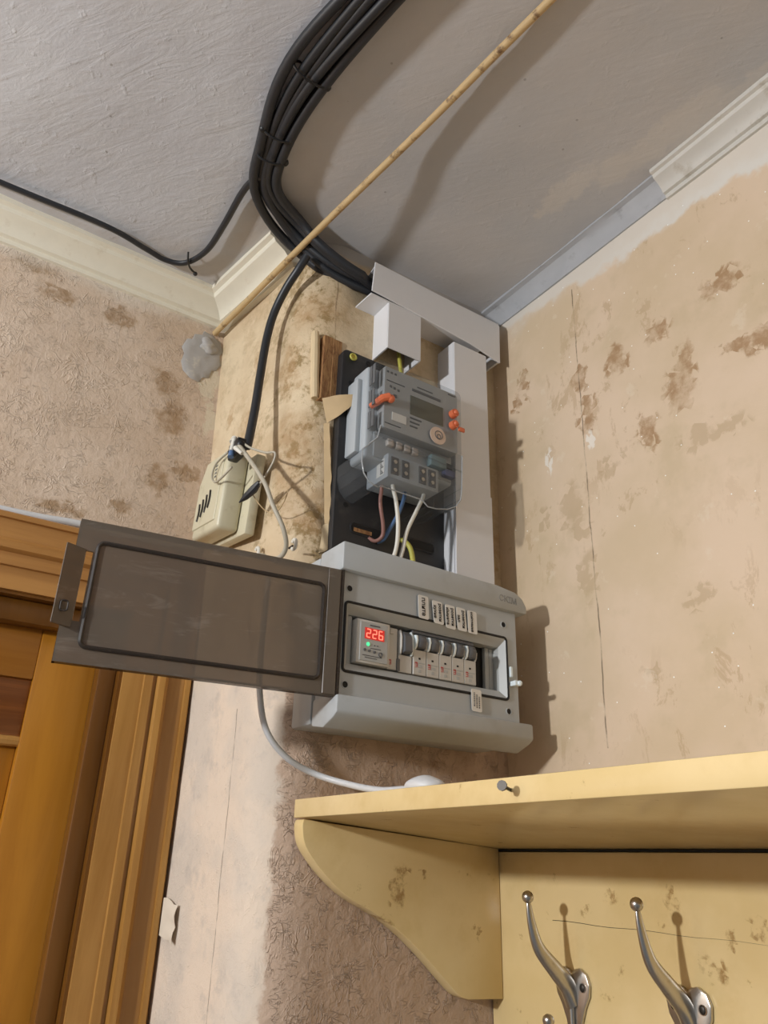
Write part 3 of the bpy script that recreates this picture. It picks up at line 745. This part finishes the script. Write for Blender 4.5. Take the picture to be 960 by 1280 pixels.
part('small_label', lambda b: box(b, .4565, .478, .6856, .6866, .506, .5175), M['label'], r)
def rs(b): cyl(b, (.5265, .6828, .506), (.5265, .6838, .506), .0125, None, 24)
rst = part('round_sticker', rs, M['sticker'], r)
part('sticker_print', lambda b: (tube(b, [(.5275+.0060*math.cos(a), .6826, .507+.0060*math.sin(a)) for a in [2*math.pi*k/16 for k in range(16)]], .0005, 5, True), tube(b, [(.5275+.003*math.cos(a), .6826, .505+.003*math.sin(a)) for a in [2*math.pi*k/12 for k in range(12)]], .0005, 5, True)), M['print'], rst)
def seal(x, z, lab=None):
    part('seal', lambda b: (cyl(b, (x, .6835, z), (x, .676, z), .0062, .0055, 16), ball(b, (x, .676, z), .0035, 10, 7)), M['orange'], r)
seal(.5505, .5465); seal(.5505, .5295)
part('seal_tab', lambda b: box(b, .556, .566, .676, .679, .5215, .5275, .001), M['orange'], r)
part('seal', lambda b: (tube(b, [(.433, .699, .523), (.436, .690, .526), (.440, .683, .530), (.448, .680, .533)], [.004, .0048, .005, .0055], 10), ball(b, (.450, .680, .531), .0055, 10, 7)), M['orange'], r)
# terminal area
tb = part('terminal_block', lambda b: box(b, .455, .533, .690, .7385, .428, .461, .002), M['meter'], r)
for k, x in enumerate((.4595, .4755, .5015, .5165)):
    part('terminal_recess', lambda b: box(b, x, x+.0115, .6892, .692, .433, .457, .0005, 1), M['print'], tb)
    for z in (.439, .450):
        part('terminal_screw', lambda b: cyl(b, (x+.0055, .6878, z), (x+.0055, .691, z), .0026, None, 10), M['metal'], tb)
part('side_label', lambda b: box(b, .4544, .4552, .697, .714, .434, .456), M['label'], tb)
def sideprint(b):
    for k in range(7): box(b, .4540, .4546, .699+.0022*(k % 3), .7055, .436+.0027*k, .4372+.0027*k)
part('label_print', sideprint, M['ink'], tb, 0, 'stuff')
part('lower_plate', lambda b: box(b, .440, .562, .700, .7385, .456, .492, .002), M['face'], r)
for k in range(4):
    part('button', lambda b: box(b, .457+.0125*k, .4665+.0125*k, .694, .701, .4745, .484, .0015), M['pale'], r)
part('modem', lambda b: (box(b, .521, .5465, .690, .701, .466, .482, .002)), M['teal'], r)
part('socket', lambda b: box(b, .545, .562, .692, .701, .459, .4685, .001), M['navy'], r)
part('slit', lambda b: box(b, .545, .562, .6985, .701, .474, .481), M['dark'], r)
def tcover(b):
    ol = [(.4125, .447), (.4125, .430), (.416, .416), (.424, .407), (.436, .4035), (.440, .4065), (.4485, .4065), (.500, .406), (.505, .4025), (.509, .3995), (.522, .400), (.540, .4045), (.553, .412), (.561, .424), (.563, .440), (.5645, .488), (.437, .488), (.433, .470)]
    prism(b, ol, 1, .681, .6825)
    n = len(ol)
    for i in list(range(0, 5))+list(range(9, 15))+[16, 17]:
        (x0, z0), (x1, z1) = ol[i], ol[(i+1) % n]
        c = Vector((.49, .445)); 
        def inn(x, z):
            d = (c-Vector((x, z))).normalized()*.0014; return x+d.x, z+d.y
        (x2, z2), (x3, z3) = inn(x1, z1), inn(x0, z0)
        prism(b, [(x0, z0), (x1, z1), (x2, z2), (x3, z3)], 1, .6825, .7385)
part('terminal_cover', tcover, M['clear'], r, 30)
def tedge(b):
    ol = [(.437, .4885), (.433, .470), (.4125, .447), (.4125, .430), (.416, .416), (.424, .407), (.436, .4035), (.440, .4065), (.4485, .4065), (.500, .406), (.505, .4025), (.509, .3995), (.522, .400), (.540, .4045), (.553, .412), (.561, .424), (.563, .440), (.5645, .488)]
    tube(b, [(x, .6812, z) for x, z in ol], .0009, 6)
part('cover_edge', tedge, M['edge'], r, 60)
part('cover_ridge', lambda b: tube(b, [(.440, .6805, .4715), (.47, .6805, .4705), (.52, .6805, .4665), (.5625, .6805, .4635)], .0012, 6), M['clear'], r)

def wire(name, pts, rad, m, lab):
    b = New(); tube(b, catmull(pts, 8), rad, 8)
    return tag(link_mesh(name, b, m, None, None, 60), lab, 'wire')
wire('white_wire', [(.474, .708, .440), (.474, .706, .425), (.478, .704, .405), (.483, .706, .375), (.482, .708, .345), (.474, .712, .32), (.466, .716, .308)], .0026, M['wirew'], 'left of the two white wires from the meter into the panel')
wire('white_wire', [(.521, .706, .440), (.519, .704, .425), (.508, .704, .400), (.497, .707, .372), (.492, .709, .345), (.486, .712, .322), (.482, .716, .308)], .0026, M['wirew'], 'right of the two white wires from the meter into the panel')
wire('brown_wire', [(.464, .716, .440), (.464, .716, .425), (.464, .718, .405), (.473, .724, .38), (.476, .730, .368), (.470, .736, .362), (.462, .740, .366)], .0024, M['brown'], 'pinkish brown wire below the meter bending into the board slot')
wire('blue_wire', [(.4985, .714, .440), (.497, .714, .422), (.492, .718, .40), (.485, .726, .38), (.480, .732, .366), (.474, .738, .362)], .0026, M['blue'], 'blue wire slanting below the meter behind the white wires')
wire('yellow_wire', [(.505, .745, .372), (.508, .733, .372), (.516, .727, .362), (.519, .724, .340), (.516, .722, .320), (.512, .720, .308)], .0032, M['yellow'], 'yellow green earth wire arching from the board slot into the panel')
wire('yellow_wire', [(.500, .742, .70), (.498, .737, .66), (.500, .735, .635), (.503, .733, .600), (.503, .737, .588)], .0028, M['yellow'], 'yellow green wire inside the short trunking stub above the meter')

# ------------------------------------------------------------------ consumer unit
r = cu = thing('consumer_unit', 'grey plastic breaker panel with open smoked cover and bands top and bottom', 'breaker panel', (.51, .7548, .124))
part('back_box', lambda b: box(b, .383, .641, .712, .7548, .129, .313, .004), M['grey'], r)
def shell(b):
    ox0, ox1, oz0, oz1 = .3875, .6325, .150, .288
    hx0, hx1, hz0, hz1 = .3935, .6155, .1795, .2505
    for x0, x1, z0, z1 in ((ox0, hx0, oz0, oz1), (hx1, ox1, oz0, oz1), (hx0, hx1, oz0, hz0), (hx0, hx1, hz1, oz1)):
        box(b, x0, x1, .668, .712, z0, z1)
part('front_shell', shell, M['grey'], r)
part('top_band', lambda b: prism(b, [(.383, .2845), (.646, .2845), (.6465, .294), (.640, .304), (.628, .310), (.600, .3135), (.383, .3165)], 1, .661, .7118, .0025, 2), M['grey'], r)
part('bottom_band', lambda b: prism(b, [(.7118, .1275), (.688, .1235), (.668, .1315), (.661, .136), (.661, .1535), (.7118, .1545)], 0, .3845, .6475, .0025, 2), M['grey'], r)
part('gasket', lambda b: tube(b, [(x, .668, z) for x, z in rrect(.3925, .6165, .1785, .2515, .004)], .0017, 6, True), M['gasket'], r)
def frame(b):
    O = [(.3940, .180), (.6150, .180), (.6150, .250), (.3940, .250)]; I = [(.4010, .1888), (.6100, .1888), (.6100, .2405), (.4010, .2405)]
    vo = [b.verts.new((x, .6672, z)) for x, z in O]; vi = [b.verts.new((x, .6755, z)) for x, z in I]; vb = [b.verts.new((x, .690, z)) for x, z in I]
    for i in range(4):
        j = (i+1) % 4
        b.faces.new((vo[i], vo[j], vi[j], vi[i])); b.faces.new((vi[i], vi[j], vb[j], vb[i]))
part('window_frame', frame, M['greyd'], r, 20)
part('device_bay', lambda b: box(b, .3945, .6145, .6905, .698, .181, .2495), M['dark'], r)
for x0, x1 in ((.4015, .4075), (.5970, .6033), (.6038, .6098)):
    part('blank_strip', lambda b: box(b, x0, x1, .6775 if x0 < .5 else .6845, .690, .189, .2402, .0006, 1), M['greyd'], r)
for x, z in ((.3965, .2665), (.6130, .2675), (.3965, .1650), (.6165, .1655)):
    sr = part('screw_recess', lambda b: cyl(b, (x, .6676, z), (x, .670, z), .0034, None, 14), M['dark'], r)
    part('recess_rim', lambda b: tube(b, [(x+.0037*math.cos(a), .6678, z+.0037*math.sin(a)) for a in [2*math.pi*k/14 for k in range(14)]], .0006, 5, True), M['grey'], sr)
part('latch', lambda b: (box(b, .6185, .6225, .664, .668, .205, .2175, .0008, 1)), M['rib'], r)
part('latch_peg', lambda b: (box(b, .6195, .6270, .658, .668, .1945, .2005, .001), ball(b, (.626, .658, .1975), .0034, 10, 7)), M['rib'], r)
lg = New(); text(lg, 'СКІМ', (.6015, .6608, .2945), (1, 0, -.03), (0, 0, 1), .0105, .0002, .0002)
link_mesh('printed_logo', lg, M['engr'], r, None, 0)
# smoked cover hung open on the left, swung just past flat
hx, hy = .3885, .6685; ang = math.radians(7.3)
du = Vector((-math.cos(ang), math.sin(ang), 0)); dn = Vector((-math.sin(ang), -math.cos(ang), 0))
cm = Matrix((du, dn, Vector((0, 0, 1)))).transposed().to_4x4(); cm.translation = Vector((hx, hy, 0))   # local: u out from hinge, w toward viewer, z
LU, Z0, Z1 = .266, .1515, .2845
def cov(fill):
    def f(b):
        q = New(); fill(q); join(b, q, cm)
    return f
su0, su1, sz0, sz1 = .2505, .2565, .1885, .2545
def plate(b):
    T = (.0, .0025)
    for u0, u1, z0, z1 in ((0, su0, Z0, Z1), (su0, su1, Z0, sz0), (su0, su1, sz1, Z1), (su1, LU, Z0, sz0), (su1, LU, sz1, Z1)):
        box(b, u0, u1, T[0], T[1], z0, z1)
cover = part('door_cover', cov(plate), M['smoke'], r, 30)
def rim(b):
    box(b, 0, LU, -.007, 0, Z1-.0025, Z1); box(b, 0, LU, -.007, 0, Z0, Z0+.0025); box(b, LU-.0022, LU, -.007, 0, Z0, sz0); box(b, LU-.0022, LU, -.007, 0, sz1, Z1)
    box(b, 0.0, .003, -.004, .004, Z0, Z1)
part('cover_rim', cov(rim), M['smoked'], cover, 30)
part('hinge_strip', cov(lambda b: box(b, .004, .018, .0025, .004, Z0+.001, Z1-.001, .0005, 1)), M['smoke'], cover)
part('ridge', cov(lambda b: tube(b, [(u, .0026, z) for u, z in rrect(.022, .247, .1665, .2645, .006)], .0022, 6, True)), M['smoked'], cover)
def tab(b):
    prism(b, [(su1, .0), (su1+.003, .0), (.2745, .0105), (.2745, .0130), (su1, .0025)], 2, .1820, .2560, .0006, 1)
part('handle_tab', cov(tab), M['smoke'], cover, 25)
part('tab_mark', cov(lambda b: tube(b, [(u, .0105, z) for u, z in rrect(.263, .269, .194, .203, .002)], .0009, 6, True)), M['smoked'], cover)

# ------------------------------------------------------------------ devices in the panel
r = thing('voltage_relay', 'grey voltage relay with glowing red digits and green lamp', 'relay', (.436, .690, .19))
part('body', lambda b: box(b, .4085, .4505, .669, .690, .1905, .2372, .0012), M['brkr'], r)
part('side_block', lambda b: (box(b, .4507, .4640, .674, .690, .1905, .2360, .0008, 1), box(b, .453, .4585, .6725, .675, .229, .2345, .0006, 1)), M['brkr'], r)
part('face', lambda b: box(b, .4125, .4475, .6683, .6695, .193, .2345, .0004, 1), M['greyd'], r)
part('display', lambda b: box(b, .4180, .4425, .6678, .6690, .2165, .2285), M['digitbg'], r)
SEG = {'0': 'abcdef', '2': 'abged', '6': 'afgedc'}
def seven(b, ch, x, z, w_, h, t=.00095):
    y0, y1 = .6673, .6679
    seg = dict(a=(x+t, x+w_-t, z+h-t/2, z+h+t/2), g=(x+t, x+w_-t, z+h/2-t/2, z+h/2+t/2), d=(x+t, x+w_-t, z-t/2, z+t/2),
               f=(x, x+t, z+h/2, z+h), b=(x+w_-t, x+w_, z+h/2, z+h), e=(x, x+t, z, z+h/2), c=(x+w_-t, x+w_, z, z+h/2))
    for s in SEG[ch]:
        x0, x1, z0, z1 = seg[s]; box(b, x0, x1, y0, y1, z0, z1)
for k, ch in enumerate('226'):
    part('digit', lambda b: seven(b, ch, .4196+.0077*k, .2182, .0056, .0086), M['digits'], r, 0)
part('green_lamp', lambda b: ball(b, (.4225, .6682, .2110), .0021, 10, 7, (1, .5, 1)), M['led'], r)
for x, z in ((.4185, .2045), (.4245, .2040), (.4310, .2035)):
    part('button', lambda b: cyl(b, (x, .6672, z), (x, .669, z), .0014, None, 10), M['lever'], r)
part('button', lambda b: tube(b, [(.4385+.0021*math.cos(a), .6680, .2020+.0021*math.sin(a)) for a in [2*math.pi*k/14 for k in range(14)]], .0006, 5, True), M['lever'], r)
def rp(b):
    box(b, .424, .437, .6679, .6684, .2310, .2322)
    box(b, .4255, .4385, .6679, .6684, .2068, .2074)
    for k in range(2): box(b, .416+.003*k, .440-.006*k, .6679, .6684, .1985-.0022*k, .1992-.0022*k)
    for k in range(2): box(b, .430+.004*k, .4312+.004*k, .6679, .6684, .2100, .2112)
part('face_print', rp, M['print'], r, 0, 'stuff')
rl = New(); text(rl, 'ETI', (.4530, .6738, .2012), (0, 0, -1), (1, 0, 0), .0042, .0001, .0001); link_mesh('red_mark', rl, M['red'], r, None, 0)

def switch(name, lab, cat, x, big=False, group=None):
    r = thing(name, lab, cat, (x+.0089, .690, .19), group)
    W = .0174
    if big:
        part('body', lambda b: (box(b, x, x+W, .6735, .690, .1895, .2085, .0006, 1), box(b, x, x+W, .679, .690, .2085, .2362)), M['brkr'], r)
        part('lever', lambda b: prism(b, [(.6665, .2115), (.6680, .2285), (.6735, .2345), (.682, .2345), (.682, .2100), (.6735, .2095)], 0, x+.0032, x+W-.0032, .001, 1), M['lever'], r)
        for s in (0, 1):
            xx = x if s == 0 else x+W-.0026
            part('side_rib', lambda b: prism(b, [(.6715, .2085), (.6695, .216), (.6695, .228), (.6725, .2355), (.682, .2355), (.682, .2085)], 0, xx, xx+.0026, .0008, 1), M['rib'] if s else M['brkr'], r)
        part('notch', lambda b: box(b, x-.0028, x+.0012, .6728, .6738, .190, .203), M['lever'], r)
    else:
        part('body', lambda b: (box(b, x, x+W, .6725, .690, .1895, .2170, .0006, 1), box(b, x, x+W, .680, .690, .217, .2362)), M['brkr'], r)
        part('lever', lambda b: prism(b, [(.6690, .2190), (.6665, .2275), (.6700, .2335), (.682, .2335), (.682, .2172)], 0, x+.0042, x+W-.0026, .001, 1), M['lever'], r)
        part('side_rib', lambda b: prism(b, [(.6720, .2168), (.6690, .2200), (.6672, .2265), (.6685, .2325), (.682, .2340), (.682, .2168)], 0, x+.0001, x+.0036, .0012, 2), M['rib'], r)
        part('side_rib', lambda b: prism(b, [(.6720, .2168), (.6700, .2200), (.6690, .2265), (.682, .2300), (.682, .2168)], 0, x+W-.0020, x+W-.0001, .0006, 1), M['brkr'], r)
        part('window', lambda b: box(b, x+.0070, x+.0095, .6722, .6730, .2065, .2085), M['dark'], r)
        q = New(); text(q, 'ETI', (x+.0022, .6723, .2035), (0, 0, -1), (1, 0, 0), .0046, .0001, .0001); link_mesh('red_mark', q, M['red'], r, None, 0)
        def pr(b):
            box(b, x+.0065, x+.0155, .6722, .6727, .2022, .2032); box(b, x+.0068, x+.0120, .6722, .6727, .1975, .2005); box(b, x+.0068, x+.0105, .6722, .6727, .1925, .1955)
        part('printed_rating', pr, M['greyd'], r, 0)
    return r
switch('main_switch', 'breaker with large low dark toggle beside the voltage relay', 'breaker', .4655, True)
X0 = .4842
b1 = switch('circuit_breaker', 'single breaker next to the large toggle, leftmost of the five alike', 'breaker', X0, False, 'row of five single breakers')
labs = ['second from left of the five single breakers in the panel', 'middle one of the five single breakers in the panel', 'second from right of the five single breakers in the panel', 'rightmost single breaker beside the empty black slot in the panel']
for k, l in enumerate(labs): dup(b1, (X0+.0089+.0178*(k+1), .690, .19), l)
part('dark_strip', lambda b: box(b, .4860, .5750, .6775, .6905, .2365, .2402, .0006, 1), M['lever'], cu)  # dark grey strip above the breaker row

# stickers
def stick(x0, x1, z0, z1, lines, lab, size=.0062, sh=.0014, slope=-.03):
    r = thing('sticker', lab, 'sticker', ((x0+x1)/2, .6665, z0), 'white circuit labels on the breaker panel')
    pts = rrect(x0, x1, z0, z1, .0022, 4)
    pts = [(x+sh*(z1-z)/(z1-z0), z+slope*(x-x0)) for x, z in pts]
    part('paper', lambda b: prism(b, pts, 1, .6652, .6658), M['label'], r, 0)
    n = len(lines)
    if n:
        q = New()
        for k, s in enumerate(lines):
            cx = x1-(x1-x0)*(k+.5)/n-.0022+sh*.4
            text(q, s, (cx, .6649, (z0+z1)/2), (.05, 0, -1), (1, 0, .05), size, .0001, .00012, 'CENTER')
        link_mesh('lettering', q, M['ink'], r, None, 0)
    return r
stick(.4842, .4985, .2515, .2780, ['плита'], 'white sticker with one large dark word, leftmost above the breakers', .0078)
stick(.5040, .5180, .2495, .2755, ['розетки', 'кухня'], 'white sticker with two lines, second from left above the breakers', .0055, .003)
stick(.5225, .5365, .2470, .2745, ['розетки', 'кімната'], 'white two line sticker, middle one of five above the breakers', .0055, .0015)
stick(.5385, .5520, .2475, .2745, ['розетки', 'зал'], 'white sticker with a short second line, fourth above the breakers', .0055, .0025)
stick(.5555, .5690, .2470, .2740, ['освітлення'], 'white one line sticker, rightmost of five above the breakers', .0046, .001)
r = stick(.5590, .5735, .1590, .1835, [], 'white sticker with three lines of tiny print below the breakers', .0046, .0008)
def tiny(b):
    rnd = random.Random(3)
    for k in range(3):
        z = .1795-.002*k
        while z > .164:
            l = rnd.uniform(.0008, .0022); box(b, .5625+.0036*k, .5638+.0036*k, .6648, .6653, z-l, z); z -= l+.0006
part('tiny_print', tiny, M['print'], r, 0, 'stuff')

# ------------------------------------------------------------------ white cord, door-top cable
bm = New(); tube(bm, catmull([(.345, .762, .30), (.337, .745, .20), (.339, .741, .155), (.349, .738, .121), (.374, .738, .098), (.407, .735, .0845), (.430, .700, .0735), (.434, .655, .0665), (.433, .620, .0650), (.432, .596, .0645)], 8), .0034, 8)
tag(link_mesh('flex_cord', bm, M['cordw'], None, None, 60), 'white cord curving from behind the smoked cover to the white lump on the shelf', 'cord')
bm = New(); tube(bm, catmull([(-.75, .994, .392), (-.2, .994, .391), (.082, .994, .3905), (.174, .994, .3955), (.26, .994, .396), (.33, .99, .40)], 8), .0052, 10)
tag(link_mesh('door_top_cable', bm, M['cordw'], None, None, 60), 'pale grey cable lying along the top edge of the door casing', 'cable')
r = thing('white_plug', 'white plastic lump lying on the shelf edge below the breaker panel', 'plug', (.425, .575, .060))
def plug(b):
    bmesh.ops.create_icosphere(b, subdivisions=3, radius=1, matrix=Matrix.Translation((.428, .575, .065)) @ Matrix.Diagonal((.016, .022, .0085, 1)))
    for v in b.verts:
        v.co.z = max(v.co.z, .0597); v.co.z += .0018*nz(v.co.x, v.co.y, 0, 60)
part('shell', plug, M['cordw'], r, 60)
part('strain_relief', lambda b: tube(b, [(.4315, .590, .0645), (.4325, .604, .0645)], .0046, 10), M['cordw'], r)

# ------------------------------------------------------------------ coat shelf
r = thing('coat_shelf', 'cream painted wooden coat shelf with a curved end bracket on the right wall', 'shelf', (.60, .3, -.30))
XB = .655
part('top_board', lambda b: prism(b, [(.3945, .0425), (.3945, .0605), (XC-.0005, .0395), (XC-.0005, .0195)], 1, -.40, .7540, .0012, 2), M['shelf'], r)
bp = catmull([(.3965, .041, 0), (.3955, .033, 0), (.4005, .016, 0), (.4185, -.004, 0), (.4385, -.020, 0), (.4575, -.0315, 0), (.487, -.0445, 0), (.518, -.0615, 0), (.548, -.083, 0), (.578, -.108, 0), (.594, -.1205, 0), (.606, -.1245, 0)], 4)
part('bracket', lambda b: prism(b, [(p.x, p.y) for p in bp]+[(XB-.0006, -.1265), (XB-.0006, .0225)], 1, .7350, .7538, .0012, 2), M['shelf'], r)
part('bracket', lambda b: prism(b, [(p.x, p.y) for p in bp]+[(XB-.0006, -.1265), (XB-.0006, .0225)], 1, -.395, -.376, .0012, 2), M['shelf'], r)
part('back_board', lambda b: box(b, XB, XC-.0005, -.40, .7535, -.30, .0195, .0015), M['shelf'], r)
def crack(b):
    pts = [(XB-.0002, .655-.27*k/14, -.046-.0035*k/14+.0006*math.sin(k*1.3)) for k in range(15)]
    tube(b, pts, [.0003*(1-k/16) for k in range(15)], 5)
part('crack', crack, M['steel'], r, 60)
part('joint_gap', lambda b: (box(b, XB-.0012, XB+.0005, .20, .735, .0198, .0218),), M['dark'], r)
nl = part('nail', lambda b: (cyl(b, (.3965, .430, .0515), (.3815, .4225, .0530), .0013, None, 8), cyl(b, (.3815, .4225, .0530), (.3800, .4217, .0532), .0036, None, 10)), M['steel'], r)

# ------------------------------------------------------------------ coat hooks
def hook(loc, lab):
    x0, y0, z0 = loc
    r = thing('coat_hook', lab, 'coat hook', loc, 'nickel coat hooks on the shelf back board')
    half = [(.004, .016), (.011, .0175), (.019, .013), (.0225, .004), (.021, -.006), (.015, -.016), (.010, -.028), (.0075, -.042), (.0085, -.056), (.007, -.066), (.0, -.070)]
    ol = [(0, .0125)]+half+[(-a, b) for a, b in half[-2::-1]]
    def pl(b): prism(b, [(y0+a, z0+c) for a, c in ol], 0, x0-.0042, x0-.0002, .0014, 2)
    part('plate', pl, M['metal'], r, 40)
    arm = catmull([(x0-.001, y0, z0-.012), (x0-.010, y0, z0+.002), (x0-.027, y0, z0+.017), (x0-.046, y0, z0+.035), (x0-.0540, y0, z0+.056), (x0-.0572, y0, z0+.075)], 7)
    n = len(arm)
    rs_ = [.0090*(1-k/(n-1))**.8+.0024 for k in range(n)]
    part('upper_arm', lambda b: tube(b, arm, rs_, 12, flat=(1, .62)), M['metal'], r, 60)
    part('upper_ball', lambda b: ball(b, (x0-.0577, y0, z0+.0795), .0058, 16, 11), M['metal'], r, 60)
    part('spine', lambda b: tube(b, [(x0-.006, y0, z0-.004), (x0-.0065, y0, z0-.03), (x0-.006, y0, z0-.060)], [.0036, .0026, .0040], 10), M['metal'], r, 60)
    low = catmull([(x0-.003, y0, z0-.052), (x0-.014, y0, z0-.060), (x0-.028, y0, z0-.052), (x0-.0375, y0, z0-.030)], 7); m_ = len(low)
    part('lower_arm', lambda b: tube(b, low, [.0065*(1-k/(m_-1))**.8+.0024 for k in range(m_)], 12), M['metal'], r, 60)
    part('lower_ball', lambda b: ball(b, (x0-.0382, y0, z0-.0255), .0056, 16, 11), M['metal'], r, 60)
    for s in (-1, 1):
        h = part('screw', lambda b: cyl(b, (x0-.0050, y0+.0145*s, z0+.001), (x0-.0020, y0+.0145*s, z0+.001), .0042, None, 16), M['metal'], r)
        part('screw_slot', lambda b: ball(b, (x0-.0052, y0+.0145*s, z0+.001), .0030, 10, 7, (.35, 1, 1.2)), M['steel'], h)
    return r
hk = hook((XB, .630, -.103), 'silver coat hook nearest the curved bracket, its lower ball in view')
dup(hk, (XB, .496, -.103), 'silver coat hook farther right, away from the curved bracket')
